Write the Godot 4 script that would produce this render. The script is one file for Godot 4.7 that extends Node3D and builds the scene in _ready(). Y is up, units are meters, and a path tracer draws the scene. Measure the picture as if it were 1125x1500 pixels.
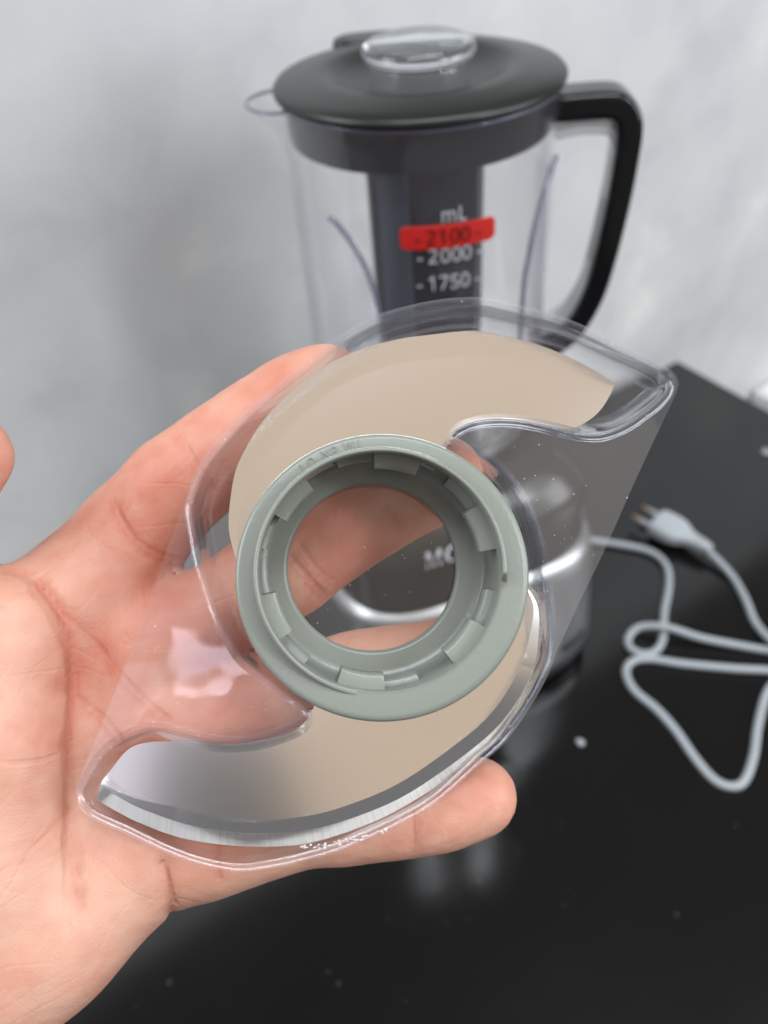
extends Node3D
# A left hand holds a clear blister tray with a food-processor blade; a blender, its cord and a black table stand behind.

const F := 1177.0           # focal length in pixels of the 1125 x 1500 photograph
const PX := Vector2(562.5, 750.0)
const HELD := 0.175         # metres from the lens to the tray's front
const TILT := Vector2(0.08, 0.10)
const EYE := Vector3(0, 0.531, 0)

var view := Basis()
var M := {}
var rng := RandomNumberGenerator.new()

# ---------------------------------------------------------------- mesh helper
class Geo:
	var v := PackedVector3Array()
	var uv := PackedVector2Array()
	var col := PackedColorArray()
	var f := PackedInt32Array()
	var nrm := PackedVector3Array()

	func add(p: Vector3, t := Vector2.ZERO, c := Color.WHITE) -> int:
		v.append(p); uv.append(t); col.append(c)
		return v.size() - 1

	func tri(a: int, b: int, c: int) -> void:
		f.append(a); f.append(b); f.append(c)

	func loft(rings: Array, closed := true, colors := []) -> void:   # rings of equally many points, smooth across
		var first := v.size()
		var n: int = rings[0].size()
		for i in rings.size():
			for j in n:
				add(rings[i][j], Vector2(float(j) / n, float(i) / maxf(1.0, rings.size() - 1.0)), colors[i][j] if colors else Color.WHITE)
		for i in rings.size() - 1:
			for j in (n if closed else n - 1):
				var k := (j + 1) % n
				var a := first + i * n + j
				var b := first + i * n + k
				tri(a, b, a + n); tri(b, b + n, a + n)

	func fan(ring: PackedVector3Array) -> void:        # closes a convex ring
		var c := Vector3.ZERO
		for p in ring: c += p
		var m := add(c / ring.size())
		var first := v.size()
		for p in ring: add(p)
		for j in ring.size(): tri(m, first + j, first + (j + 1) % ring.size())

	func fill(flat: PackedVector2Array, pts: PackedVector3Array) -> void:   # closes any polygon
		var t := Geometry2D.triangulate_polygon(flat)
		var first := v.size()
		for p in pts: add(p)
		for i in t: f.append(first + i)

	func mesh() -> ArrayMesh:
		var vol := 0.0
		for i in range(0, f.size(), 3):
			vol += v[f[i]].dot(v[f[i + 1]].cross(v[f[i + 2]]))
		if vol > 0.0:
			for i in range(0, f.size(), 3):
				var s := f[i + 1]; f[i + 1] = f[i + 2]; f[i + 2] = s
		if nrm.is_empty():
			nrm.resize(v.size())
			for i in range(0, f.size(), 3):
				var a := v[f[i]]
				var q := (v[f[i + 2]] - a).cross(v[f[i + 1]] - a)
				nrm[f[i]] += q; nrm[f[i + 1]] += q; nrm[f[i + 2]] += q
			for i in nrm.size(): nrm[i] = nrm[i].normalized() if nrm[i].length_squared() > 1e-24 else Vector3.UP
		var arr := []
		arr.resize(Mesh.ARRAY_MAX)
		arr[Mesh.ARRAY_VERTEX] = v; arr[Mesh.ARRAY_NORMAL] = nrm; arr[Mesh.ARRAY_TEX_UV] = uv
		arr[Mesh.ARRAY_COLOR] = col; arr[Mesh.ARRAY_INDEX] = f
		var m := ArrayMesh.new()
		m.add_surface_from_arrays(Mesh.PRIMITIVE_TRIANGLES, arr)
		return m

func obj(called: String, g: Geo, mat: Material, parent: Node = self) -> MeshInstance3D:
	var o := MeshInstance3D.new()
	o.name = called
	o.mesh = g.mesh()
	o.material_override = null
	o.mesh.surface_set_material(0, mat)
	parent.add_child(o, true)
	return o

func thing(called: String, at := Vector3.ZERO) -> Node3D:
	var o := Node3D.new()
	o.name = called
	o.position = at
	add_child(o, true)
	return o

func tag(o: Node, label: String, category: String, group := "") -> void:
	o.set_meta("label", label); o.set_meta("category", category)
	if group: o.set_meta("group", group)

func struct(o: Node) -> void: o.set_meta("kind", "structure")

func mat(called: String, c: Color, rough := 0.5, metal := 0.0) -> StandardMaterial3D:   # c in linear values
	var m := StandardMaterial3D.new()
	m.resource_name = called
	m.albedo_color = c.linear_to_srgb(); m.roughness = rough; m.metallic = metal
	return m

func pane(called: String, c: Color, alpha: float, rough := 0.04) -> StandardMaterial3D:
	var m := mat(called, Color(c.r, c.g, c.b), rough)
	m.albedo_color.a = alpha
	m.transparency = BaseMaterial3D.TRANSPARENCY_ALPHA
	m.cull_mode = BaseMaterial3D.CULL_DISABLED
	return m

# ---------------------------------------------------------------- frames
# the held things are modelled in a frame of their own: x right, y up along the tray, z towards the viewer
func held(p: Vector2, z: float) -> Vector3:
	var dx := (p.x - PX.x) / F
	var dy := (PX.y - p.y) / F
	var t := (HELD - z) / (1.0 - TILT.x * dx - TILT.y * dy)
	return Vector3(dx * t, dy * t, HELD - t)

func held_thing(called: String) -> Node3D:
	var o := thing(called, EYE - view.z * HELD)
	o.basis = view
	return o

func ray(p: Vector2) -> Vector3:
	return view * Vector3((p.x - PX.x) / F, (PX.y - p.y) / F, -1.0)

func on_level(p: Vector2, y: float) -> Vector3:      # where the line of sight meets the height y
	var d := ray(p)
	return EYE + d * ((y - EYE.y) / d.y)

# ---------------------------------------------------------------- curves
func curve(pts: Array, n: int, closed := false) -> PackedVector2Array:    # even samples along a Catmull-Rom curve
	var dense := PackedVector2Array()
	var c := pts.size()
	var spans := c if closed else c - 1
	for i in spans:
		var p0: Vector2 = pts[(i - 1 + c) % c] if closed or i > 0 else pts[0]
		var p1: Vector2 = pts[i]
		var p2: Vector2 = pts[(i + 1) % c]
		var p3: Vector2 = pts[(i + 2) % c] if closed or i + 2 < c else pts[c - 1]
		for s in 16:
			dense.append(p1.cubic_interpolate(p2, p0, p3, s / 16.0))
	if not closed: dense.append(pts[c - 1])
	else: dense.append(dense[0])
	var total := 0.0
	for i in dense.size() - 1: total += dense[i].distance_to(dense[i + 1])
	var out := PackedVector2Array()
	var step := total / (n if closed else n - 1)
	var at := 0
	var run := 0.0
	for k in n:
		var want := step * k
		while at < dense.size() - 2 and run + dense[at].distance_to(dense[at + 1]) < want:
			run += dense[at].distance_to(dense[at + 1]); at += 1
		var l := dense[at].distance_to(dense[at + 1])
		out.append(dense[at].lerp(dense[at + 1], clampf((want - run) / maxf(l, 1e-9), 0, 1)))
	return out

func curve3(pts: Array, per := 10) -> PackedVector3Array:
	var out := PackedVector3Array()
	for i in pts.size() - 1:
		for s in per:
			out.append(pts[i].cubic_interpolate(pts[i + 1], pts[maxi(i - 1, 0)], pts[mini(i + 2, pts.size() - 1)], float(s) / per))
	out.append(pts[-1])
	return out

func v2(flat: Array) -> Array:
	var o := []
	for i in range(0, flat.size(), 2): o.append(Vector2(flat[i], flat[i + 1]))
	return o

func tube(g: Geo, path: PackedVector3Array, r, n := 12, up := Vector3.UP, squash := 1.0) -> void:
	var rings := []
	for i in path.size():
		var t := (path[mini(i + 1, path.size() - 1)] - path[maxi(i - 1, 0)]).normalized()
		var s := t.cross(up)
		if s.length() < 0.05: s = t.cross(Vector3(0.3, 0.1, 1))
		s = s.normalized()
		var w := s.cross(t).normalized()
		var rad: float = r if r is float else r[i]
		var ring := PackedVector3Array()
		for j in n:
			var a := TAU * j / n
			ring.append(path[i] + s * cos(a) * rad + w * sin(a) * rad * squash)
		rings.append(ring)
	g.loft(rings)
	g.fan(rings[0]); g.fan(rings[-1])

func lathe(g: Geo, profile: Array, n := 96, at := Vector3.ZERO) -> void:    # [radius, height] pairs; a repeated pair makes a crease
	var rings := []
	var last = null
	for p in profile:
		if last != null and last[0] == p[0] and last[1] == p[1]:
			if rings.size() > 1: g.loft(rings)
			rings = []
		var ring := PackedVector3Array()
		for j in n:
			var a := TAU * j / n
			ring.append(at + Vector3(cos(a) * p[0], p[1], sin(a) * p[0]))
		rings.append(ring)
		last = p
	if rings.size() > 1: g.loft(rings)

func box(g: Geo, lo: Vector3, hi: Vector3, bevel: float) -> void:     # a box with chamfered edges
	var c := (lo + hi) / 2.0
	var h := (hi - lo) / 2.0
	var rings := []
	for k in [[-1.0, 1.0], [-1.0, 0.0], [1.0, 0.0], [1.0, 1.0]]:
		var inset: float = bevel * k[1]
		var y: float = c.y + k[0] * (h.y - (bevel if k[1] == 0.0 else 0.0))
		var ring := PackedVector3Array()
		var hx := h.x - inset
		var hz := h.z - inset
		var b := bevel * 0.6
		for q in [[-hx + b, -hz], [hx - b, -hz], [hx, -hz + b], [hx, hz - b], [hx - b, hz], [-hx + b, hz], [-hx, hz - b], [-hx, -hz + b]]:
			ring.append(Vector3(c.x + q[0], y, c.z + q[1]))
		rings.append(ring)
	for i in 3:
		for j in 8:
			g.loft([PackedVector3Array([rings[i][j], rings[i][(j + 1) % 8]]), PackedVector3Array([rings[i + 1][j], rings[i + 1][(j + 1) % 8]])], false)
	g.fan(rings[0]); g.fan(rings[3])

func noise(seed_: int, freq: float, octaves := 4, kind := FastNoiseLite.TYPE_SIMPLEX_SMOOTH) -> FastNoiseLite:
	var n := FastNoiseLite.new()
	n.seed = seed_; n.frequency = freq; n.fractal_octaves = octaves; n.noise_type = kind
	return n

func noise_texture(n: FastNoiseLite, size: int, stops: Array, colors: Array, normalize := true) -> NoiseTexture2D:
	var t := NoiseTexture2D.new()
	t.width = size; t.height = size; t.seamless = true; t.noise = n; t.normalize = normalize
	if colors:
		var g := Gradient.new()
		g.offsets = PackedFloat32Array(stops)
		var cs := PackedColorArray()
		for c in colors: cs.append(c.linear_to_srgb())
		g.colors = cs
		t.color_ramp = g
	return t

# ---------------------------------------------------------------- scene
func _ready() -> void:
	rng.seed = 7
	# camera: looking down 43 degrees, turned 5 degrees about its axis
	var p := deg_to_rad(43.0)
	var r := deg_to_rad(-5.0)
	var fw := Vector3(0, -sin(p), -cos(p))
	var up := Vector3(0, cos(p), -sin(p))
	var rt := Vector3(1, 0, 0)
	view = Basis(cos(r) * rt + sin(r) * up, cos(r) * up - sin(r) * rt, -fw)
	var cam := Camera3D.new()
	cam.name = "camera"
	var lens := CameraAttributesPhysical.new()
	lens.frustum_focal_length = 12.0 * F / 750.0       # on a 24 mm high sensor
	lens.frustum_focus_distance = 0.178
	lens.exposure_aperture = lens.frustum_focal_length / 2.6   # an opening 2.6 mm wide
	lens.frustum_near = 0.02
	lens.frustum_far = 40.0
	cam.attributes = lens
	cam.transform = Transform3D(view, EYE)
	add_child(cam)
	cam.fov = rad_to_deg(2.0 * atan(750.0 / F))
	cam.near = 0.02
	cam.far = 40.0
	# light: a plain warm background, the right window and added panels outside the frame
	var env := Environment.new()
	env.background_mode = Environment.BG_COLOR
	env.background_color = Color(0.11, 0.108, 0.105).linear_to_srgb()
	env.tonemap_mode = Environment.TONE_MAPPER_LINEAR
	env.tonemap_exposure = 1.32
	env.sdfgi_enabled = true; env.ssao_enabled = true; env.ssil_enabled = true
	var we := WorldEnvironment.new()
	we.name = "surroundings"
	we.environment = env
	add_child(we)
	unseen_light(EYE + view * Vector3(1.6, 0.15, 0.72), EYE + view * Vector3(0.0, 0.0, -0.35), Vector2(1.45, 1.7), 0.9, Color(0.95, 0.98, 1.0))    # the window at the right
	unseen_light(EYE + view * Vector3(1.55, 0.40, 1.42), EYE + view * Vector3(0.0, 0.0, -0.2), Vector2(0.28, 0.8), 1.2, Color(0.97, 0.98, 1.0))     # added narrow strip that draws the bright line along the tray rim
	unseen_light(Vector3(2.1, 0.8, 0.15), Vector3(-0.3, 0.25, -0.5), Vector2(1.0, 1.0), 1.15, Color(0.97, 0.98, 1.0))     # added light at the far right to brighten the wall
	unseen_light(EYE + view * Vector3(-1.7, 0.55, 0.55), EYE + view * Vector3(0.0, 0.1, -0.4), Vector2(1.1, 1.3), 2.3, Color(0.97, 0.98, 1.0))     # added fill from the left that softens the blender's shadow on the wall
	unseen_light(EYE + view * Vector3(0.1, 1.5, 1.62), EYE + view * Vector3(0.0, 0.2, -0.35), Vector2(2.2, 0.5), 3.9, Color(0.96, 0.98, 1.0))    # added light high behind the viewer that evens out the wall
	unseen_light(EYE + view * Vector3(0.57, 0.35, 2.0), EYE + view * Vector3(0, 0.1, -0.2), Vector2(1.45, 1.9), 0.36, Color(1.0, 0.88, 0.76))     # light thrown back by the warm room behind the viewer
	unseen_light(EYE + view * Vector3(-0.62, -0.35, 1.5), EYE + view * Vector3(-0.05, -0.05, -0.17), Vector2(0.7, 0.8), 0.13, Color(0.96, 0.93, 1.0))  # added unseen lilac panel, mirrored in the lower blade's left end
	unseen_light(EYE + view * Vector3(-0.085, 0.0, 1.4), EYE + view * Vector3(-0.035, -0.03, -0.17), Vector2(0.20, 0.11), 0.022, Color(0.98, 0.93, 1.0))  # small added panel, mirrored as a pale patch in the tray's web

	materials()
	build_place()
	build_blender()
	build_cord()
	build_tray()
	build_blade()
	build_hand()
	build_small()

func unseen_light(at: Vector3, to: Vector3, size: Vector2, energy: float, c: Color) -> void:
	var l := AreaLight3D.new()
	l.name = "unseen_light"  # unseen area light: the right window, the room's warm bounce, added panels
	l.area_size = size
	l.light_energy = energy
	l.light_color = c
	l.shadow_enabled = true
	add_child(l, true)
	l.look_at_from_position(at, to, Vector3.UP)

func materials() -> void:
	M.steel = mat("steel", Color(0.80, 0.79, 0.77), 0.16, 1.0)
	M.steel.vertex_color_use_as_albedo = true
	M.ground = mat("ground steel", Color(0.50, 0.49, 0.475), 0.3, 1.0)
	M.ground.vertex_color_use_as_albedo = true
	M.hub = mat("grey green plastic", Color(0.235, 0.256, 0.224), 0.30)
	M.hub.heightmap_enabled = true
	M.hub.heightmap_texture = noise_texture(noise(3, 0.03, 3), 256, [], [])
	M.hub.heightmap_scale = 0.004
	M.hub.uv1_triplanar = true
	M.hub.uv1_scale = Vector3.ONE * 60.0
	M.clear = pane("clear plastic", Color(0.75, 0.78, 0.85), 0.022)
	M.clear.heightmap_enabled = true
	M.clear.heightmap_texture = noise_texture(noise(5, 0.012, 2), 256, [], [])
	M.clear.heightmap_scale = 0.02
	M.clear.uv1_triplanar = true
	M.clear.uv1_scale = Vector3.ONE * 14.0
	M.wallclear = M.clear.duplicate()
	M.wallclear.resource_name = "clear plastic wall"
	M.wallclear.albedo_color = Color(0.42, 0.43, 0.54, 0.10).linear_to_srgb()
	M.wallclear.albedo_color.a = 0.10
	M.webedge = pane("cut plastic edge", Color(0.5, 0.52, 0.62), 0.55)
	M.jar = pane("clear jar", Color(0.74, 0.72, 0.82), 0.025)
	M.jar.metallic_specular = 0.5
	M.jar_panel = pane("thick clear jar panel", Color(0.60, 0.57, 0.70), 0.16)
	M.jar_edge = pane("thick clear jar edge", Color(0.19, 0.19, 0.27), 0.62)
	M.cap = pane("clear cap", Color(0.5, 0.52, 0.55), 0.05, 0.03)
	M.cap_solid = mat("thick clear cap", Color(0.9, 0.92, 0.95), 0.02)
	M.cap_solid.albedo_color.a = 0.04
	M.cap_solid.transparency = BaseMaterial3D.TRANSPARENCY_ALPHA
	M.cap_solid.refraction_enabled = true
	M.cap_solid.refraction_scale = 0.045
	M.lid = mat("black lid", Color(0.013, 0.017, 0.0145), 0.33)
	M.black = mat("glossy black plastic", Color(0.008, 0.008, 0.009), 0.12)
	M.dark = mat("dark panel", Color(0.03, 0.028, 0.026), 0.2)
	M.shoulder = mat("dark matte plastic", Color(0.022, 0.021, 0.02), 0.65)
	M.shoulder.metallic_specular = 0.3
	M.tube = mat("dark tube", Color(0.010, 0.009, 0.011), 0.1)
	M.tube.metallic_specular = 0.4
	M.reflected_streak = mat("blue grey streak", Color(0.06, 0.072, 0.095), 0.25)  # colour of a window streak reflected in the tube
	M.silver = mat("brushed silver", Color(0.46, 0.47, 0.48), 0.36, 0.9)
	M.print_white = mat("white print", Color(0.48, 0.48, 0.52), 0.5)
	M.print_red = mat("red print", Color(0.56, 0.02, 0.016), 0.4)
	M.print_dark = mat("dark print", Color(0.10, 0.006, 0.006), 0.5)
	M.cord = mat("grey cord", Color(0.36, 0.39, 0.41), 0.45)
	M.plug = mat("grey plug", Color(0.40, 0.43, 0.45), 0.4)
	M.brass = mat("brass pin", Color(0.55, 0.40, 0.28), 0.3, 1.0)
	M.white = mat("white", Color(0.8, 0.8, 0.8), 0.5)
	M.table = mat("black table", Color(0.0045, 0.0042, 0.0042), 0.09)
	M.table.roughness_texture = noise_texture(noise(8, 0.01, 4), 512, [0.0, 1.0], [Color(0.5, 0.5, 0.5), Color(1, 1, 1)])
	M.table.roughness = 0.16
	M.table.metallic_specular = 0.6
	M.table.uv1_triplanar = true
	M.table.uv1_scale = Vector3.ONE * 2.0
	# burnished cement paint: broad clouds, small worn flecks
	var wn := noise(21, 0.006, 5)
	wn.domain_warp_enabled = true
	wn.domain_warp_amplitude = 60.0
	wn.domain_warp_frequency = 0.008
	M.wall = mat("burnished wall", Color(1, 1, 1), 0.4)
	M.wall.albedo_texture = noise_texture(wn, 1024, [0.0, 0.35, 0.64, 0.82, 1.0], [Color(0.575, 0.588, 0.60), Color(0.655, 0.668, 0.675), Color(0.69, 0.70, 0.695), Color(0.76, 0.765, 0.755), Color(0.88, 0.88, 0.85)])
	M.wall.uv1_triplanar = true
	M.wall.uv1_scale = Vector3.ONE * 0.9
	M.wall.detail_enabled = true
	M.wall.detail_blend_mode = BaseMaterial3D.BLEND_MODE_MUL
	var fl := noise(33, 0.02, 4, FastNoiseLite.TYPE_PERLIN)
	fl.domain_warp_enabled = true
	fl.domain_warp_amplitude = 25.0
	M.wall.detail_albedo = noise_texture(fl, 512, [0.0, 0.3, 0.75, 1.0], [Color(0.86, 0.865, 0.87), Color(0.955, 0.955, 0.955), Color(1, 1, 1), Color(1, 1, 1)])
	M.dust = mat("dust", Color(0.7, 0.7, 0.7), 0.8)
	M.floor = mat("floor", Color(0.25, 0.22, 0.19), 0.5)

# ---------------------------------------------------------------- the table, the wall
const CORNER := Vector3(0.3558, 0, -0.7849)
const ALONG := Vector3(-0.8685, 0, 0.4957)     # the table's back edge, from the corner to the left
const ACROSS := Vector3(0.4957, 0, 0.8685)     # the table's right edge, from the corner to the front

func turned(called: String, at: Vector3) -> Node3D:
	var o := thing(called, at)
	o.basis = Basis(-ALONG, Vector3.UP, ACROSS)
	return o

func build_place() -> void:
	var g := Geo.new()
	box(g, Vector3(-2.2, -0.78, -0.12), Vector3(1.6, 0.60, -0.02), 0.004)
	var w := obj("wall", g, M.wall)
	w.transform = Transform3D(Basis(-ALONG, Vector3.UP, ACROSS), CORNER)
	tag(w, "pale grey burnished cement wall behind the blender and table", "wall")
	g = Geo.new()
	box(g, Vector3(-2.2, -0.85, -0.1), Vector3(1.6, -0.78, 2.4), 0.004)
	var fl := obj("floor", g, M.floor)
	fl.transform = w.transform
	struct(fl)
	var t := turned("table", CORNER)
	tag(t, "glossy black table top with one corner against the grey wall", "table")
	g = Geo.new()
	box(g, Vector3(-1.5, -0.03, 0.0), Vector3(0.0, 0.0, 0.85), 0.0025)
	obj("table_top", g, M.table, t)
	g = Geo.new()
	box(g, Vector3(-1.4, -0.13, 0.06), Vector3(-0.08, -0.03, 0.77), 0.002)
	obj("apron", g, M.lid, t)
	g = Geo.new()      # fine dust on the gloss
	var dust := RandomNumberGenerator.new()
	dust.seed = 5
	for k in 420:
		var at := Vector3(dust.randf_range(-1.0, -0.01), 0.00015, dust.randf_range(0.02, 0.8))
		var size := dust.randf_range(0.00008, 0.00034) * (2.0 if dust.randf() < 0.06 else 1.0)
		var turn := dust.randf() * TAU
		var ring := PackedVector3Array()
		for j in 6: ring.append(at + Vector3(cos(turn + TAU * j / 6) * size, 0, sin(turn + TAU * j / 6) * size * 0.6))
		g.fan(ring)
	obj("dust", g, M.dust, t).set_meta("kind", "stuff")
	for x in [-1.42, -0.12]:
		for z in [0.05, 0.74]:
			g = Geo.new()
			box(g, Vector3(x, -0.78, z), Vector3(x + 0.06, -0.032, z + 0.06), 0.003)
			obj("leg", g, M.lid, t)

# ---------------------------------------------------------------- the blender
const STAND := Vector3(0.036, 0, -0.438)
const FACE := 0.34     # the base's front is turned a little to the right

func base_half(y: float) -> float:
	var ys := [0.0000, 0.0120, 0.0300, 0.0762, 0.1170, 0.1235, 0.1270, 0.1271, 0.1690, 0.1840, 0.1930, 0.1990]
	var hs := [0.1006, 0.1049, 0.1054, 0.1022, 0.0990, 0.0968, 0.0926, 0.0915, 0.0899, 0.0800, 0.0710, 0.0600]
	for i in ys.size() - 1:
		if y <= ys[i + 1]:
			return lerpf(hs[i], hs[i + 1], clampf((y - ys[i]) / (ys[i + 1] - ys[i]), 0, 1))
	return hs[-1]

func base_point(a: float, y: float, out := 0.0) -> Vector3:     # on the base's rounded-square skin; a = 0 faces the front
	var e := 2.0 / 4.0
	var h := base_half(y) + out
	var c := cos(a)
	var s := sin(a)
	return Vector3(signf(s) * pow(absf(s), e) * h, y, signf(c) * pow(absf(c), e) * h)

func bent_text(words: String, height: float, m: Material, called: String, parent: Node, place: Callable) -> void:
	var tm := TextMesh.new()
	var sf := SystemFont.new()
	sf.font_names = PackedStringArray(["Droid Sans"])
	sf.font_weight = 400
	tm.font = sf
	tm.text = words
	tm.font_size = 32
	tm.pixel_size = height / 23.0
	tm.depth = 0.0004
	var arr := tm.get_mesh_arrays()
	var g := Geo.new()
	for q in arr[Mesh.ARRAY_VERTEX]: g.add(place.call(q))
	for i in arr[Mesh.ARRAY_INDEX]: g.f.append(i)
	obj(called, g, m, parent)

func build_blender() -> void:
	var b := thing("blender", STAND)
	b.rotation.y = FACE
	tag(b, "silver blender motor base with dark front panel under the clear jar", "blender")
	var ys := [0.0160, 0.0200, 0.0300, 0.0500, 0.0677, 0.0931, 0.1101, 0.1170, 0.1205, 0.1235, 0.1255, 0.1270]
	var rings := []
	for y in ys:
		var ring := PackedVector3Array()
		for j in 120: ring.append(base_point(TAU * j / 120, y, -0.003 if y == 0.016 else 0.0))
		rings.append(ring)
	var g := Geo.new()
	g.loft(rings); g.fan(rings[0]); g.fan(rings[-1])
	obj("housing", g, M.silver, b)
	rings = []
	for y in [0.1272, 0.1275, 0.1390, 0.1540, 0.1690, 0.1770, 0.1840, 0.1890, 0.1930, 0.1960, 0.1990]:
		var ring := PackedVector3Array()
		for j in 120: ring.append(base_point(TAU * j / 120, y, -0.0015 if y == 0.1272 else 0.0))
		rings.append(ring)
	g = Geo.new()
	g.loft(rings); g.fan(rings[0]); g.fan(rings[-1])
	obj("shoulder", g, M.shoulder, b)
	g = Geo.new()      # dark front panel, standing 1.5 mm proud of the housing
	rings = []
	for k in [[0.1285, 0.0002], [0.1295, 0.0015], [0.1390, 0.0016], [0.1540, 0.0016], [0.1690, 0.0016], [0.1770, 0.0016], [0.1840, 0.0016], [0.1910, 0.0015], [0.1925, 0.0002]]:
		var ring := PackedVector3Array()
		for j in 61:
			var a := lerpf(-1.15, 0.98, j / 60.0)
			var sag := 0.0
			ring.append(base_point(a, k[0] - sag, 0.0002 if j == 0 or j == 60 else k[1]))
		rings.append(ring)
	g.loft(rings, false)
	obj("front_panel", g, M.dark, b)
	g = Geo.new()
	rings = []
	for k in [[0.0, -0.004], [0.002, 0.0], [0.013, 0.0005], [0.0165, -0.002]]:
		var ring := PackedVector3Array()
		for j in 120: ring.append(base_point(TAU * j / 120, k[0], k[1]))
		rings.append(ring)
	g.loft(rings); g.fan(rings[0]); g.fan(rings[-1])
	obj("foot_ring", g, M.black, b)
	g = Geo.new()      # the short dark slot low on the right
	rings = []
	for k in [0.036, 0.0375, 0.042, 0.0435]:
		var ring := PackedVector3Array()
		for j in 13:
			ring.append(base_point(lerpf(0.28, 0.62, j / 12.0), k + 0.002 * j / 12.0, 0.0001 if k == 0.036 or k == 0.0435 or j == 0 or j == 12 else 0.0008))
		rings.append(ring)
	g.loft(rings, false)
	obj("slot", g, M.dark, b)
	g = Geo.new()
	lathe(g, [[0.0, 0.0], [0.017, 0.0], [0.017, 0.0], [0.0185, 0.006], [0.0185, 0.012], [0.0185, 0.012], [0.014, 0.0135], [0.0, 0.0135]], 40)
	var kn := obj("control_knob", g, M.silver, b)
	kn.transform = Transform3D(Basis(Vector3.RIGHT, PI / 2), base_point(0.0, 0.09, -0.0005))
	g = Geo.new()
	lathe(g, [[0.0, 0.211], [0.05, 0.211], [0.05, 0.211], [0.056, 0.208], [0.058, 0.199], [0.0575, 0.198]], 72)
	obj("coupling_collar", g, M.lid, b)
	# the brand's first letters, as far as they can be seen
	bent_text("MO", 0.0092, M.print_white, "lettering", b, func(q: Vector3) -> Vector3: return base_point(atan((q.x - 0.0125) / 0.085), 0.170 + q.y, 0.0021 + q.z))

	# jar
	var jar := thing("blender_jar", STAND + Vector3(0, 0.209, 0))
	tag(jar, "clear blender jar with black handle and printed millilitre scale", "blender jar")
	g = Geo.new()
	lathe(g, [[0.0, 0.003], [0.06, 0.003], [0.067, 0.008], [0.0700, 0.03], [0.0703, 0.08], [0.0703, 0.14], [0.0703, 0.188], [0.0706, 0.199], [0.0710, 0.2025], [0.0700, 0.204], [0.0694, 0.203], [0.0688, 0.185], [0.0688, 0.14], [0.0688, 0.08], [0.0682, 0.03], [0.063, 0.012], [0.055, 0.008], [0.0, 0.008]], 128)
	obj("jar_wall", g, M.jar, jar)
	g = Geo.new()
	var rim := PackedVector3Array()
	for j in 65: rim.append(Vector3(cos(TAU * j / 64) * 0.0702, 0.2028, sin(TAU * j / 64) * 0.0702))
	tube(g, rim, 0.0009, 8)
	obj("jar_rim", g, M.jar_edge, jar)
	# pouring lip at the left
	g = Geo.new()
	var lip := []
	for k in [[0.0, 0.203], [-0.004, 0.199], [-0.012, 0.19], [-0.02, 0.175], [-0.0225, 0.165]]:
		var ring := PackedVector3Array()
		for j in 25:
			var a := lerpf(-1.0, 1.0, j / 24.0)
			var reach: float = (0.0175 + k[0]) * pow(cos(a * PI / 2), 0.55)
			var q := Vector3(-(0.0692 + maxf(reach, -0.0008)) * cos(a * 0.28), k[1], (0.0692 + maxf(reach, 0.0)) * sin(a * 0.28))
			ring.append(q)
		lip.append(ring)
	g.loft(lip, false)
	var lp := obj("pouring_lip", g, M.jar, jar)
	lp.rotation.y = 0.12
	g = Geo.new()
	tube(g, lip[0], 0.0009, 8)
	var le := obj("lip_edge", g, M.jar_edge, jar)
	le.rotation.y = 0.12
	# moulded arches on the wall
	for k in [[[-0.86, 0.1645], [-0.80, 0.163], [-0.66, 0.153], [-0.55, 0.138], [-0.49, 0.118], [-0.46, 0.095], [-0.45, 0.03]], [[1.24, 0.1735], [1.18, 0.173], [0.98, 0.169], [0.82, 0.154], [0.74, 0.136], [0.69, 0.112], [0.68, 0.03]]]:
		var pts := []
		for q in k: pts.append(Vector3(sin(q[0] + 0.06) * 0.0700, q[1] - 0.005, cos(q[0] + 0.06) * 0.0700))
		pts = Array(curve3(pts, 6))
		g = Geo.new()
		tube(g, PackedVector3Array(pts), 0.0014, 8)
		var arch := obj("moulded_arch", g, M.jar_edge, jar)
		g = Geo.new()      # the thicker panel behind the arch
		var ribs := []
		for q in pts:
			var ring := PackedVector3Array()
			var a_in := atan2(q.x, q.z)
			var a_out := signf(a_in) * 1.9
			for w in 14:
				var aa := lerpf(a_in, a_out, w / 13.0)
				var drop := clampf((absf(aa) - 0.86) * 0.012, 0.0, 0.02)
				ring.append(Vector3(sin(aa) * 0.07045, minf(q.y, 0.166 - drop), cos(aa) * 0.07045))
			ribs.append(ring)
		g.loft(ribs, false)
		obj("moulded_panel", g, M.jar_panel, arch)
	# handle
	var hd := Vector3(cos(0.1), 0, sin(0.1))
	var path := []
	for q in [[0.066, 0.190], [0.080, 0.1905], [0.0935, 0.1905], [0.0995, 0.1890], [0.1038, 0.1840], [0.1055, 0.1770], [0.1056, 0.165], [0.1044, 0.14], [0.1010, 0.108], [0.0968, 0.086], [0.0885, 0.0665], [0.078, 0.055], [0.066, 0.048]]: path.append(hd * q[0] + Vector3(0, q[1], 0))
	g = Geo.new()
	flat_bar(g, curve3(path, 8), hd.cross(Vector3.UP), 0.0125, 0.0067)
	obj("handle", g, M.black, jar)
	var inner := []
	var mid := hd * 0.08 + Vector3(0, 0.125, 0)
	for q in path: inner.append(mid + (q - mid) * 0.82)
	inner[0] = hd * 0.0685 + Vector3(0, 0.177, 0)
	inner[1] = hd * 0.08 + Vector3(0, 0.179, 0)
	inner[-1] = hd * 0.0695 + Vector3(0, 0.064, 0)
	g = Geo.new()
	flat_bar(g, curve3(inner, 8), hd.cross(Vector3.UP), 0.009, 0.0025)
	obj("handle_lining", g, pane("clear lining", Color(0.68, 0.70, 0.72), 0.45), jar)
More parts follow.
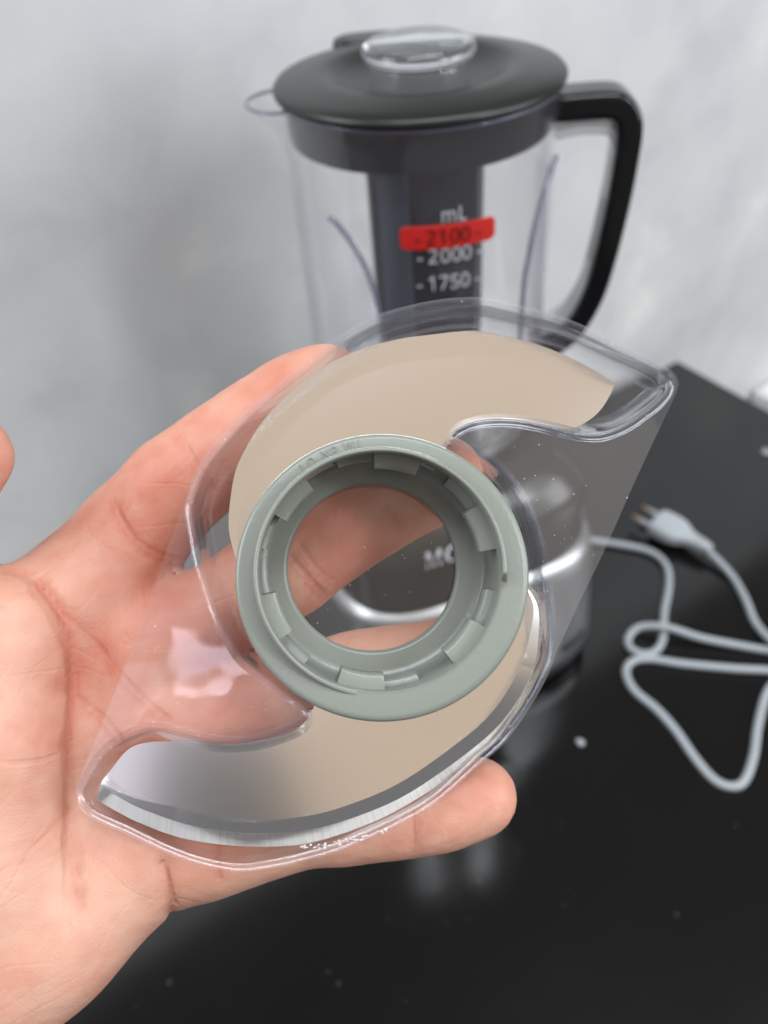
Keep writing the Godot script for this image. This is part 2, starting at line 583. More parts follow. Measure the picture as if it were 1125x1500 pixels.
	# the printed scale, bent round the jar
	var wrap := func(ang: float, y: float, lift: float) -> Callable:
		return func(q: Vector3) -> Vector3:
			var a := ang + q.x / 0.0707
			return Vector3(sin(a), 0, cos(a)) * (0.0707 + lift + q.z) + Vector3(0, y + q.y, 0)
	g = Geo.new()
	rings = []
	for k in [[-0.0058, 0.0], [-0.0056, 0.0003], [0.0056, 0.0003], [0.0058, 0.0]]:
		var ring := PackedVector3Array()
		for j in 25:
			var x := lerpf(-0.0235, 0.0235, j / 24.0)
			var e := clampf((absf(x) - 0.021) / 0.0025, 0, 1)
			ring.append(wrap.call(0.09, 0.1548, 0.0003).call(Vector3(x, k[0] * (1.0 - 0.35 * e * e), k[1])))
		rings.append(ring)
	g.loft(rings, false)
	obj("red_mark", g, M.print_red, jar)
	bent_text("- 2100 -", 0.0070, M.print_dark, "scale_number", jar, wrap.call(0.09, 0.1548, 0.0008))
	bent_text("mL", 0.0066, M.print_white, "scale_number", jar, wrap.call(0.12, 0.1648, 0.0003))
	bent_text("- 2000 -", 0.0070, M.print_white, "scale_number", jar, wrap.call(0.10, 0.1450, 0.0003))
	bent_text("- 1750 -", 0.0070, M.print_white, "scale_number", jar, wrap.call(0.09, 0.1308, 0.0003))

	# dark strainer tube inside the jar
	g = Geo.new()
	lathe(g, [[0.0, 0.0], [0.029, 0.0], [0.030, 0.003], [0.0308, 0.1], [0.0312, 0.17], [0.0312, 0.17], [0.0, 0.17]], 72)
	var tb := thing("strainer_tube")
	obj("tube_wall", g, M.tube, tb)
	for k in [[-1.02, -0.32], [1.25, 1.6]]:  # strips that put a reflected streak into the tube's colour
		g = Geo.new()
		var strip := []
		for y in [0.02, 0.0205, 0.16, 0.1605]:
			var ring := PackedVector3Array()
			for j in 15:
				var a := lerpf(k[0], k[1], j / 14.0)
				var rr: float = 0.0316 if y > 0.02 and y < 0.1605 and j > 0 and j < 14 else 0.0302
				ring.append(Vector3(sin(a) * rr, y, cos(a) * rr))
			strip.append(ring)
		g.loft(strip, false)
		obj("reflected_streak", g, M.reflected_streak, tb)
	tb.position = STAND + Vector3(0.001, 0.224, 0.004)
	tag(tb, "dark glossy strainer tube standing upright inside the clear jar", "strainer")

	# lid
	var lid := thing("jar_lid", STAND + Vector3(0, 0.413, 0))
	tag(lid, "round black lid with dished top closing the clear jar", "lid")
	g = Geo.new()
	lathe(g, [[0.0, 0.001], [0.022, 0.001], [0.033, 0.002], [0.040, 0.0045], [0.045, 0.0072], [0.049, 0.0084], [0.056, 0.0078], [0.066, 0.0060], [0.0715, 0.0045], [0.0728, 0.003], [0.0728, 0.0015], [0.0722, 0.0003], [0.0705, 0.0], [0.06, 0.0], [0.0, 0.0]], 128)
	obj("lid_top", g, M.lid, lid)
	g = Geo.new()
	lathe(g, [[0.0668, -0.0005], [0.0677, -0.001], [0.0677, -0.0195], [0.0668, -0.021], [0.064, -0.0205], [0.063, -0.0005]], 128)
	obj("lid_skirt", g, M.black, lid)
	g = Geo.new()
	rings = []
	for k in [[1.0, 0.0], [1.0, 0.005], [0.94, 0.0075], [0.8, 0.0085]]:
		var ring := PackedVector3Array()
		for j in 40:
			var a := TAU * j / 40
			ring.append(Vector3(signf(cos(a)) * pow(absf(cos(a)), 0.6) * 0.022 * k[0] - 0.020, k[1], signf(sin(a)) * pow(absf(sin(a)), 0.6) * 0.010 * k[0] - 0.0635))
		rings.append(ring)
	g.loft(rings); g.fan(rings[-1]); g.fan(rings[0])
	obj("lid_tab", g, M.lid, lid)
	# clear cap in the lid
	var cap := thing("measuring_cap", STAND + Vector3(0.0, 0.4125, 0.004))
	tag(cap, "clear round cap plugged into the middle of the black lid", "cap")
	g = Geo.new()
	lathe(g, [[0.0225, 0.0], [0.0245, 0.0012], [0.0248, 0.0095], [0.0240, 0.0112]], 72)
	obj("cap_stem", g, M.cap, cap)
	g = Geo.new()
	lathe(g, [[0.0, 0.0115], [0.0225, 0.0113], [0.0258, 0.0120], [0.0276, 0.0138], [0.0279, 0.0158], [0.0271, 0.0182], [0.0244, 0.0202], [0.0195, 0.0217], [0.011, 0.0227], [0.0, 0.0230]], 96)
	obj("cap_top", g, M.cap_solid, cap)

func flat_bar(g: Geo, path: PackedVector3Array, side: Vector3, half_wide: float, half_thick: float) -> void:     # a bar of rounded rectangular section
	var rings := []
	for i in path.size():
		var t := (path[mini(i + 1, path.size() - 1)] - path[maxi(i - 1, 0)]).normalized()
		var n := side.cross(t).normalized()
		var ring := PackedVector3Array()
		for j in 24:
			var a := TAU * (j + 0.5) / 24
			ring.append(path[i] + side * signf(cos(a)) * pow(absf(cos(a)), 0.35) * half_wide + n * signf(sin(a)) * pow(absf(sin(a)), 0.4) * half_thick)
		rings.append(ring)
	g.loft(rings)
	g.fan(rings[0]); g.fan(rings[-1])

# ---------------------------------------------------------------- the power cord
func build_cord() -> void:
	var r := 0.0030
	var px := v2([700, 770, 790, 782, 861, 791, 910, 798, 952, 808, 975, 827, 980, 855, 973, 897, 971, 934, 961, 953, 943, 958, 924, 950, 920, 935, 936, 923, 975, 927, 1027, 938, 1097, 948, 1140, 956, 1185, 972, 1175, 988, 1125, 982, 1073, 979, 999, 972, 952, 965, 926, 969, 917, 985, 929, 1011, 961, 1038, 989, 1069, 1017, 1109, 1045, 1141, 1070, 1152, 1090, 1144, 1104, 1107, 1111, 1060, 1125, 1012, 1150, 985, 1140, 956, 1125, 940, 1106, 911, 1092, 878, 1076, 849, 1056, 830, 1036, 815])
	var lifts := {8: 0.0, 14: 0.007, 13: 0.004, 15: 0.003, 17: 0.0, 37: 0.007, 36: 0.004, 38: 0.004}
	var pts := []
	for i in px.size():
		pts.append(on_level(px[i], r) + Vector3(0, lifts.get(i, 0.0) + (0.006 if i == px.size() - 1 else 0.003 if i == px.size() - 2 else 0.0), 0))
	var cord := thing("power_cord", pts[-1])
	tag(cord, "pale grey power cord with two-pin plug looped on the black table", "cord")
	var path := PackedVector3Array()
	for q in curve3(pts, 10): path.append(q - pts[-1])
	var g := Geo.new()
	tube(g, path, r, 14)
	obj("cable", g, M.cord, cord)
	# plug: lies on the table, pins pointing away from the cable
	var at := on_level(Vector2(960, 767), 0.009)
	var ax: Vector3 = at - pts[-1]
	ax.y = 0.0
	var len := ax.length()
	ax = ax.normalized()
	var sd := ax.cross(Vector3.UP)
	g = Geo.new()
	var rings := []
	for k in [[-0.02, 0.0042, 0.0042], [0.1, 0.0052, 0.005], [0.25, 0.0062, 0.0055], [0.40, 0.0082, 0.0062], [0.50, 0.0125, 0.0072], [0.62, 0.0150, 0.0082], [0.80, 0.0155, 0.0085], [0.95, 0.0150, 0.0085], [1.0, 0.0138, 0.0076]]:
		var ring := PackedVector3Array()
		for j in 32:
			var a := TAU * j / 32
			ring.append(ax * len * k[0] + sd * signf(cos(a)) * pow(absf(cos(a)), 0.6) * k[1] + Vector3(0, 0.003 + signf(sin(a)) * pow(absf(sin(a)), 0.7) * k[2], 0))
		rings.append(ring)
	g.loft(rings); g.fan(rings[0]); g.fan(rings[-1])
	var pl := obj("plug", g, M.plug, cord)
	for q in [0.13, 0.2, 0.27, 0.34]:
		g = Geo.new()
		var ridge := PackedVector3Array()
		for j in 25:
			var a := TAU * j / 24
			ridge.append(ax * len * q + sd * cos(a) * 0.0064 + Vector3(0, 0.003 + sin(a) * 0.0058, 0))
		tube(g, ridge, 0.0007, 6, ax)
		obj("strain_relief_ridge", g, M.plug, pl)
	for s in [-1.0, 1.0]:
		g = Geo.new()
		tube(g, PackedVector3Array([ax * len * 0.98 + sd * s * 0.0085 + Vector3(0, 0.003, 0), ax * (len + 0.011) + sd * s * 0.0085 + Vector3(0, 0.003, 0)]), 0.0022, 14)
		var pin := obj("pin", g, M.plug, cord)
		g = Geo.new()
		tube(g, PackedVector3Array([ax * (len + 0.0112) + sd * s * 0.0085 + Vector3(0, 0.003, 0), ax * (len + 0.018) + sd * s * 0.0085 + Vector3(0, 0.003, 0), ax * (len + 0.0190) + sd * s * 0.0085 + Vector3(0, 0.003, 0)]), [0.00195, 0.00195, 0.0013], 14)
		obj("pin_tip", g, M.brass, pin)

# ---------------------------------------------------------------- the clear tray
func outset(c: PackedVector2Array, by) -> PackedVector2Array:     # by: pixels outward, a number or one for each point; the ring runs clockwise on the photograph
	var n := c.size()
	var out := PackedVector2Array()
	for i in n:
		var t := (c[(i + 2) % n] - c[(i - 2 + n) % n]).normalized()
		out.append(c[i] + Vector2(t.y, -t.x) * (by if by is float else by[i]))
	return out

func ring_z(c: PackedVector2Array, z: PackedFloat32Array) -> PackedVector3Array:     # z in mm for each point
	var o := PackedVector3Array()
	for i in c.size(): o.append(held(c[i], z[i] * 0.001))
	return o

func ring_at(c: PackedVector2Array, z: float) -> PackedVector3Array:
	var o := PackedVector3Array()
	for q in c: o.append(held(q, z))
	return o

func build_tray() -> void:
	var tray := held_thing("blister_tray")
	tag(tray, "clear moulded plastic tray holding the S-shaped blade in the hand", "tray")
	var line := curve(v2([273, 729, 284, 697, 303, 665, 351, 611, 420, 553, 495, 494, 553, 462, 600, 448, 633, 441, 670, 437, 713, 438, 789, 455, 846, 473, 907, 502, 960, 527, 985, 543, 993, 556, 992, 572, 960, 641, 924, 719, 887, 803, 850, 880, 820, 945, 800, 985, 775, 1037, 740, 1087, 700, 1122, 640, 1175, 590, 1205, 540, 1228, 490, 1248, 440, 1262, 390, 1272, 345, 1276, 290, 1266, 240, 1248, 180, 1220, 135, 1198, 116, 1180, 112, 1160, 120, 1130, 161, 1030, 207, 910, 249, 793, 263, 755]), 500, true)
	var well := curve(v2([281, 728, 291, 700, 309, 669, 356, 615, 424, 558, 498, 500, 556, 468, 603, 454, 636, 447, 671, 443, 712, 444, 787, 461, 843, 479, 903, 508, 955, 533, 976, 547, 983, 560, 979, 576, 965, 592, 950, 604, 925, 622, 900, 634, 878, 640, 850, 639, 820, 632, 790, 625, 755, 619, 720, 618, 690, 623, 668, 634, 664, 646, 684, 657, 715, 672, 746, 702, 773, 745, 790, 795, 800, 850, 806, 910, 806, 955, 795, 988, 770, 1033, 735, 1082, 696, 1117, 637, 1169, 587, 1199, 538, 1222, 488, 1242, 439, 1256, 390, 1266, 345, 1270, 292, 1260, 243, 1242, 184, 1214, 140, 1194, 122, 1178, 117, 1160, 126, 1140, 144, 1110, 165, 1090, 190, 1074, 224, 1065, 266, 1073, 320, 1086, 373, 1084, 426, 1068, 446, 1056, 448, 1043, 435, 1030, 421, 1022, 390, 998, 352, 967, 335, 940, 320, 913, 303, 865, 290, 823, 282, 780, 277, 748]), 640, true)
	var n := well.size()
	# how far the wall can lean in: a third of the well's width where it is narrow
	var lean := PackedFloat32Array()
	for i in n:
		var t := (well[(i + 2) % n] - well[(i - 2 + n) % n]).normalized()
		var inward := Vector2(-t.y, t.x)
		var width := 200.0
		for j in n:
			var d := well[j] - well[i]
			var along := d.dot(inward)
			if along > 4.0 and absf(d.dot(t)) < 5.0: width = minf(width, along)
		lean.append(clampf(width * 0.30, 6.0, 31.0))
	for pass_ in 14:
		var s := lean.duplicate()
		for i in n: s[i] = (lean[(i - 1 + n) % n] + lean[i] * 2.0 + lean[(i + 1) % n]) / 4.0
		lean = s
	var rings := []
	for k in 12:
		var a := deg_to_rad(7.2 * k)
		rings.append(ring_at(outset(well, 7.0 - 13.0 * sin(a)), -0.0020 * (1.0 - cos(a))))
	for k in [[0.2, 3.5], [0.3, 7.0], [0.42, 11.0], [0.54, 15.0], [0.62, 17.2], [0.70, 18.4], [0.80, 19.3], [0.92, 19.8], [1.06, 20.0]]:
		var by := PackedFloat32Array()
		for i in n: by.append(-lean[i] * k[0])
		var c := outset(well, by)
		for pass_ in int(10 * k[0]):
			var s := c.duplicate()
			for i in n: s[i] = (c[(i - 1 + n) % n] + c[i] * 2.0 + c[(i + 1) % n]) / 4.0
			c = s
		for i in n: c[i] += Vector2(0, 5.0) * k[0]
		rings.append(ring_at(c, -0.001 * k[1]))
		if k[0] == 1.06:
			var g2 := Geo.new()
			for piece in Geometry2D.offset_polygon(well, -27.0):
				for i in piece.size(): piece[i] += Vector2(0, 5.0)
				if Geometry2D.triangulate_polygon(piece).size() > 0: g2.fill(piece, ring_at(piece, -0.02002))
			if g2.f.size(): obj("tray_floor", g2, M.clear, tray)
	var g := Geo.new()
	g.loft(rings)
	obj("tray_wall", g, M.wallclear, tray)
	var skin := []
	for q in rings.slice(1):
		var ring := PackedVector3Array()
		for i in n:
			var t: Vector3 = (q[(i + 2) % n] - q[(i - 2 + n) % n]).normalized()
			ring.append(q[i] + Vector3(-t.y, t.x, 0) * 0.00045 + Vector3(0, 0, -0.00055))
		skin.append(ring)
	g = Geo.new()
	g.loft(skin)
	obj("tray_outer_skin", g, M.clear, tray)
	var bead := outset(well, 7.0)
	var k_ := 0
	for piece in Geometry2D.clip_polygons(line, bead):
		if Geometry2D.is_polygon_clockwise(piece): pass
		var area := 0.0
		for i in piece.size(): area += piece[i].cross(piece[(i + 1) % piece.size()])
		if absf(area) < 6000.0: continue
		k_ += 1
		if Geometry2D.triangulate_polygon(piece).is_empty():
			var thin := PackedVector2Array()
			for i in piece.size():
				if thin.is_empty() or thin[-1].distance_to(piece[i]) > 1.5: thin.append(piece[i])
			piece = thin
		g = Geo.new()
		g.fill(piece, ring_at(piece, 0.0))
		if g.f.is_empty(): continue
		g.fill(piece, ring_at(piece, -0.0005))
		var web := obj("flat_web", g, M.clear, tray)
		g = Geo.new()
		g.loft([ring_at(piece, 0.0), ring_at(piece, -0.0005)])
		obj("web_edge", g, M.webedge, web)

	# specks of dust and the white scuffs along the lower rim
	var dust := RandomNumberGenerator.new()
	dust.seed = 17
	g = Geo.new()
	for k in 150:
		var at := Vector2(dust.randf_range(430, 665), dust.randf_range(715, 950))
		var z := -0.0197
		if k >= 34:
			at = Vector2(dust.randf_range(735, 930), dust.randf_range(645, 900)); z = 0.0001
		if k >= 80:
			at = Vector2(dust.randf_range(180, 400), dust.randf_range(800, 1060)); z = 0.0001
		if k >= 104:
			at = well[dust.randi_range(0, n - 1)] + Vector2(dust.randf_range(-3, 3), dust.randf_range(-3, 3)); z = 0.0003
		if k < 104 and k >= 34 and not Geometry2D.is_point_in_polygon(at, line): continue
		if k < 104 and k >= 34 and Geometry2D.is_point_in_polygon(at, bead): continue
		fleck(g, at, z, dust.randf_range(0.5, 1.5) * (0.8 if k < 104 else 1.0), dust.randf_range(0.4, 1.0), dust.randf() * TAU)
	for k in 46:
		var u := dust.randf()
		fleck(g, Vector2(lerpf(440, 566, u), lerpf(1243, 1212, u) + 6.0 * sin(u * 2.6) + dust.randf_range(-4, 4)), 0.0004, dust.randf_range(1.0, 3.4), 0.55, -0.25 + dust.randf_range(-0.3, 0.3))
	var specks := obj("dust", g, M.dust, tray)
	specks.set_meta("kind", "stuff")

func fleck(g: Geo, at: Vector2, z: float, r: float, squash: float, turn: float) -> void:
	var ring := PackedVector3Array()
	for j in 7:
		var a := TAU * j / 7
		ring.append(held(at + Vector2(cos(a), sin(a) * squash).rotated(turn) * r * (0.8 + 0.3 * sin(j * 2.3 + at.x)), z))
	g.fan(ring)

# ---------------------------------------------------------------- the blade and its hub
func hub_ring(r: float, z: float, n := 120, a0 := 0.0, a1 := TAU) -> PackedVector3Array:      # r in pixels, z in mm
	var c := Vector2(557, 838).lerp(Vector2(545, 832), clampf((4.0 - z) / 21.0, -0.3, 1.2))
	var o := PackedVector3Array()
	var closed := is_equal_approx(a1 - a0, TAU)
	for j in n:
		var a := lerpf(a0, a1, float(j) / (n if closed else n - 1))
		o.append(held(c + Vector2(cos(a), -sin(a) * 0.985) * r, z * 0.001))
	return o

func arc(c: Vector2, r: float, a0: float, a1: float, n: int) -> PackedVector2Array:
	var o := PackedVector2Array()
	for j in n:
		var a := deg_to_rad(lerpf(a0, a1, j / (n - 1.0)))
		o.append(c + Vector2(cos(a), -sin(a)) * r)
	return o

func build_blade() -> void:
	var bl := held_thing("cutting_blade")
	tag(bl, "S-shaped steel food processor blade on a grey-green plastic hub", "blade")
	var hc := Vector2(553, 842)
	var grain := noise(14, 0.9, 2)
	# lower blade: edge curve, inner edge of the ground bevel, band inside it
	var outer := curve(v2([141, 1171, 170, 1188, 208, 1207, 272, 1229, 349, 1239, 432, 1238, 496, 1223, 560, 1198, 624, 1162, 685, 1119, 735, 1062, 775, 1000, 793, 940, 796, 900, 788, 872, 770, 850]), 700)
	var inner := curve(v2([147, 1149, 175, 1168, 208, 1185, 272, 1207, 336, 1218, 400, 1220, 464, 1213, 528, 1194, 592, 1166, 656, 1124, 720, 1073, 758, 1026, 782, 977, 789, 930, 789, 895, 781, 873, 765, 852]), 700)
	var band := PackedVector2Array()
	var z_band := PackedFloat32Array()
	var z_inner := PackedFloat32Array()
	var z_outer := PackedFloat32Array()
	for i in 700:
		var t := (inner[mini(i + 5, 699)] - inner[maxi(i - 5, 0)]).normalized()
		var w := minf(20.0, 2.0 + i * 0.19) * clampf((699 - i) / 108.0, 0.05, 1.0)
		band.append(inner[i] + Vector2(t.y, -t.x) * w)
		z_band.append(-11.6); z_inner.append(-11.6 - 0.024 * w); z_outer.append(-11.6 - 0.024 * w - 0.003 * inner[i].distance_to(outer[i]))
	var tail := curve(v2([150, 1143, 163, 1127, 189, 1097, 221, 1087, 272, 1087, 323, 1090, 368, 1087, 426, 1074, 452, 1052]), 60)
	var back_arc := arc(hc, 172, 244, 352, 60)
	var face := band.duplicate()
	var rev := back_arc.duplicate()
	rev.reverse()
	face.append_array(rev)
	var tr := tail.duplicate()
	tr.reverse()
	face.append_array(tr)
	blade_part(bl, face, outer, tail, back_arc, ring_z(band, z_band), ring_z(inner, z_inner), ring_z(outer, z_outer), true, grain)
	# upper blade, seen from its plain side
	var outer2 := curve(v2([352, 838, 340, 800, 335, 771, 337, 735, 345, 690, 361, 655, 385, 617, 420, 579, 473, 538, 513, 518, 553, 504, 593, 495, 633, 490, 668, 486, 703, 485, 745, 493, 785, 504, 815, 515, 846, 529, 875, 545, 902, 561]), 260)
	var band2 := PackedVector2Array()
	var z_band2 := PackedFloat32Array()
	var z_outer2 := PackedFloat32Array()
	for i in 260:
		var t := (outer2[mini(i + 2, 259)] - outer2[maxi(i - 2, 0)]).normalized()
		var w := 36.0 * clampf(i / 60.0, 0.05, 1.0) * clampf((259 - i) / 60.0, 0.03, 1.0)
		band2.append(outer2[i] + Vector2(-t.y, t.x) * w)
		z_band2.append(-11.6); z_outer2.append(-11.6 + 0.004 * w)
	var tail2 := curve(v2([901, 563, 893, 580, 880, 600, 862, 616, 835, 628, 800, 623, 760, 616, 720, 613, 690, 617, 668, 630]), 60)
	var arc2 := arc(hc, 172, 62, 172, 60)
	var face2 := band2.duplicate()
	face2.append_array(tail2)
	face2.append_array(arc2)
	blade_part(bl, face2, outer2, tail2, arc2, ring_z(band2, z_band2), ring_z(outer2, z_outer2), ring_z(outer2, z_outer2), false, grain)

	# hub
	var hub := Node3D.new()
	hub.name = "hub"
	bl.add_child(hub)
	var g := Geo.new()
	var rings := []
	for k in [[178.0, 2.0], [190.0, 2.05], [206.0, 2.0], [211.0, 1.8], [213.5, 1.2], [214.0, 0.3], [213.0, -1.2], [210.0, -1.8], [178.0, -2.0]]: rings.append(flange_ring(k[0], k[1]))
	g.loft(rings)
	obj("flange", g, M.hub, hub)
	g = Geo.new()
	rings = []
	for k in [[181.0, 2.1], [177.5, 1.6], [176.5, 0.0], [174.5, -6.0], [171.0, -12.0], [167.0, -15.5], [161.0, -16.6], [150.0, -16.9], [130.0, -17.0], [125.0, -17.3], [123.0, -18.0], [123.5, -19.6]]: rings.append(hub_ring(k[0], k[1]))
	g.loft(rings)
	obj("socket", g, M.hub, hub)
	g = Geo.new()
	var wall_rings := []
	for k in [[181.0, 2.0], [183.0, -2.0], [182.0, -10.0], [180.0, -20.0], [124.0, -20.0]]: wall_rings.append(hub_ring(k[0], k[1]))
	g.loft(wall_rings)
	obj("socket_outside", g, M.hub, hub)
	# raised rim that ends in a step at the right and runs out at the lower left
	g = Geo.new()
	rings = []
	for k in [[187.0, 1.8, 0.0], [187.0, 5.4, 1.0], [186.3, 6.5, 1.0], [184.6, 7.0, 1.0], [181.2, 7.0, 1.0], [179.2, 6.5, 1.0], [178.2, 5.4, 1.0], [176.5, 0.6, 0.0]]:
		var ring := PackedVector3Array()
		for j in 121:
			var a := lerpf(deg_to_rad(-4), deg_to_rad(262), j / 120.0)
			var h := clampf((121 - j) / 26.0, 0.0, 1.0) * (1.0 if j > 0 else 0.25)
			var zz: float = lerpf(1.6, k[1], h)
			var c := Vector2(557, 838)
			ring.append(held(c + Vector2(cos(a), -sin(a) * 0.985) * k[0], zz * 0.001))
		rings.append(ring)
	g.loft(rings, false)
	var cap0 := PackedVector3Array()
	for q in rings: cap0.append(q[0])
	g.fan(cap0)
	obj("rim", g, M.hub, hub)
	# small raised letters moulded into the flange
	var marks := ["I", "Q", "N", "R", "W", "I"]
	for i in 6:
		var deg: float = [126.0, 121.5, 114.5, 110.5, 104.0, 99.5][i]
		var tm := TextMesh.new()
		tm.text = marks[i]
		tm.font_size = 32
		tm.pixel_size = 13.0 / 23.0
		tm.depth = 0.6
		var arr := tm.get_mesh_arrays()
		g = Geo.new()
		var a := deg_to_rad(deg)
		for q in arr[Mesh.ARRAY_VERTEX]:
			var p := Vector2(559, 846) + Vector2(cos(a), -sin(a)) * 199.0 + Vector2(q.x, -q.y).rotated(PI / 2 - a)
			g.add(held(p, 0.00205 + 0.00018 * (1.0 if q.z > 0.0 else -1.0)))
		for k in arr[Mesh.ARRAY_INDEX]: g.f.append(k)
		obj("moulded_letter", g, M.hub, hub)
	# six two-step clips round the socket
	for i in 6:
		var a0 := 69.0 + 60.0 * i
		if i == 1: a0 = 128.0
		if i == 2: a0 = 192.0
		if i == 3: a0 = 250.0
		if i == 4: a0 = 309.0
		if i == 5: a0 = 11.0
		g = Geo.new()
		clip_block(g, a0, a0 + 23.0, 151.0, -0.8, -7.5)
		var c1 := obj("clip", g, M.hub, hub)
		g = Geo.new()
		clip_block(g, a0 + 22.6, a0 + 41.0, 160.0, -6.0, -12.0)
		obj("clip_step", g, M.hub, c1)

func flange_ring(r: float, z: float) -> PackedVector3Array:
	var o := PackedVector3Array()
	for j in 160:
		var a := TAU * j / 160
		var k := clampf((r - 178.0) / 36.0, 0.0, 1.0)
		var c := Vector2(557, 838).lerp(Vector2(559.5, 846.5), k)
		o.append(held(c + Vector2(cos(a) * 1.005, -sin(a) * 0.985) * r, z * 0.001))
	return o

func clip_block(g: Geo, a0: float, a1: float, r_in: float, z0: float, z1: float) -> void:
	var rings := []
	for k in [[178.0, z0], [r_in + 7.0, z0 - 0.2], [r_in + 1.5, z0 - 0.9], [r_in, z0 - 2.2], [r_in - 1.0, z1 + 1.0], [r_in + 1.0, z1], [176.0, z1]]:
		var c := Vector2(557, 838).lerp(Vector2(545, 832), clampf((4.0 - k[1]) / 21.0, -0.3, 1.2))
		var ring := PackedVector3Array()
		for j in 15:
			var a := deg_to_rad(lerpf(a0, a1, j / 14.0))
			ring.append(held(c + Vector2(cos(a), -sin(a) * 0.985) * k[0], k[1] * 0.001))
		rings.append(ring)
	g.loft(rings, false)
	for e in [0, 14]:
		var ring := PackedVector3Array()
		for q in rings: ring.append(q[e])
		g.fan(ring)

func blade_part(parent: Node, face: PackedVector2Array, outer: PackedVector2Array, tail: PackedVector2Array, hub_arc: PackedVector2Array, r_band: PackedVector3Array, r_inner: PackedVector3Array, r_outer: PackedVector3Array, bevel: bool, grain: FastNoiseLite) -> void:
	var g := Geo.new()
	var z_face := -11.6
	g.fill(face, ring_at(face, z_face * 0.001))
	g.loft([r_band, r_inner], false)
	# the plain back and the edges
	var shape := outer.duplicate()
	if bevel:
		var a := hub_arc.duplicate()
		a.reverse()
		shape.append_array(a)
		var t := tail.duplicate()
		t.reverse()
		shape.append_array(t)
	else:
		shape.append_array(tail)
		shape.append_array(hub_arc)
	g.fill(shape, ring_at(shape, -0.0139))
	g.loft([r_outer, ring_at(outer, -0.0139)], false)
	g.loft([ring_at(tail, z_face * 0.001), ring_at(tail, -0.0139)], false)
	var o := obj("blade", g, M.steel, parent)
	if bevel:
		g = Geo.new()
		var cols := [PackedColorArray(), PackedColorArray()]
		for i in outer.size():
			var s := 0.86 + 0.10 * grain.get_noise_1d(i * 0.7) + rng.randf_range(-0.08, 0.08) * (0.4 + 0.9 * i / 700.0)
			cols[0].append(Color(s, s, s)); cols[1].append(Color(s, s, s))
		g.loft([r_inner, r_outer], false, cols)
		obj("ground_edge", g, M.ground, o)

# ---------------------------------------------------------------- the hand
func build_hand() -> void:
	var hand := held_thing("hand")
	tag(hand, "left hand, palm up, fingers behind the clear tray it holds", "hand")
	var cell := 0.0016
	var lo := Vector3(-0.160, -0.155, -0.078)
	var dim := Vector3i(132, 136, 66)
	var total := dim.x * dim.y * dim.z
	var palm := PackedFloat32Array()
	palm.resize(total)
	var best := PackedFloat32Array()
	best.resize(total)
	# chains: pixel x, y, radius in pixels, millimetres from the tray's front back to the skin facing the viewer
	var palm_parts := [
		[[-430, 1790, 165, 14], [-120, 1440, 150, 16]],
		[[-120, 1440, 150, 16], [130, 868, 78, 23]],
		[[-120, 1440, 150, 17], [200, 952, 78, 25]],
		[[-120, 1440, 150, 17], [250, 1075, 84, 25]],
		[[-120, 1440, 150, 15], [226, 1215, 82, 23]],
		[[205, 1245, 86, 19], [60, 1360, 106, 12]],
		[[60, 1360, 106, 12], [-150, 1520, 128, 8]],
		[[130, 868, 76, 23], [200, 952, 74, 25]],
		[[200, 952, 76, 25], [250, 1075, 82, 25]],
		[[250, 1075, 82, 25], [226, 1215, 80, 23]],
		[[20, 925, 78, 12], [-18, 1080, 112, 4]],
		[[-18, 1080, 112, 4], [-30, 1260, 122, 5]],
		[[-30, 1260, 122, 5], [-120, 1480, 130, 8]],
		[[20, 925, 78, 12], [130, 868, 70, 22]],
		[[-110, 930, 92, 5], [20, 950, 80, 10]],
	]
	var fingers := [
		[[130, 868, 76, 23], [195, 785, 71, 24], [258, 714, 66, 24], [318, 668, 62, 23], [372, 628, 59, 23], [425, 592, 57, 22.5], [462, 568, 50, 22], [482, 553, 44, 22]],
		[[200, 952, 72, 24], [295, 912, 66, 25], [388, 850, 62, 24.5], [430, 830, 58, 23], [490, 782, 60, 23], [545, 745, 60, 23], [588, 720, 57, 23], [625, 706, 56, 23], [654, 694, 52, 23]],
		[[250, 1060, 74, 25], [330, 1038, 66, 25.5], [420, 1018, 61, 25], [520, 996, 60, 24.5], [580, 985, 57, 24], [660, 968, 55, 24], [712, 957, 50, 24]],
		[[226, 1215, 76, 23], [300, 1222, 74, 21], [345, 1214, 66, 21], [400, 1208, 57, 21.5], [500, 1195, 56, 21.5], [560, 1186, 54, 21.5], [600, 1182, 53.5, 21.5], [650, 1176, 54, 21.0], [702, 1167, 53, 20.5]],
		[[-110, 930, 92, 5], [-145, 800, 84, 2], [-110, 730, 72, 0], [-50, 668, 63, -2]],
	]
	for q in palm_parts: capsule(palm, q[0], q[1], lo, dim, cell)
	for chain in fingers:
		var one := PackedFloat32Array()
		one.resize(total)
		for i in chain.size() - 1: capsule(one, chain[i], chain[i + 1], lo, dim, cell)
		for i in total:
			if one[i] > best[i]: best[i] = one[i]
	var field := PackedFloat32Array()
	field.resize(total)
	for i in total:
		var s := palm[i] + best[i]
		field[i] = 0.014 if s < 1e-6 else minf(0.014, -SMOOTH * log(s))
	var g := nets(field, lo, dim, cell)
	crease(g)
	smooth_normals(g)
	var skin := mat("skin", Color(1, 1, 1), 0.52)
	skin.vertex_color_use_as_albedo = true
	skin.heightmap_enabled = true
	skin.heightmap_texture = skin_relief()
	skin.heightmap_scale = 0.14
	skin.subsurf_scatter_enabled = true
	skin.subsurf_scatter_strength = 0.13
	skin.texture_repeat = false
	obj("palm_and_fingers", g, skin, hand)

const SMOOTH := 0.0024

func joint(k: Array) -> Vector3:
	# the skin's near side lies k[3] mm behind the tray's front; the joint is one radius deeper
	var z: float = -0.001 * k[3]
	var rad := 0.0
	for i in 3: rad = k[2] * (HELD - z + rad) / F
	return held(Vector2(k[0], k[1]), z - rad)

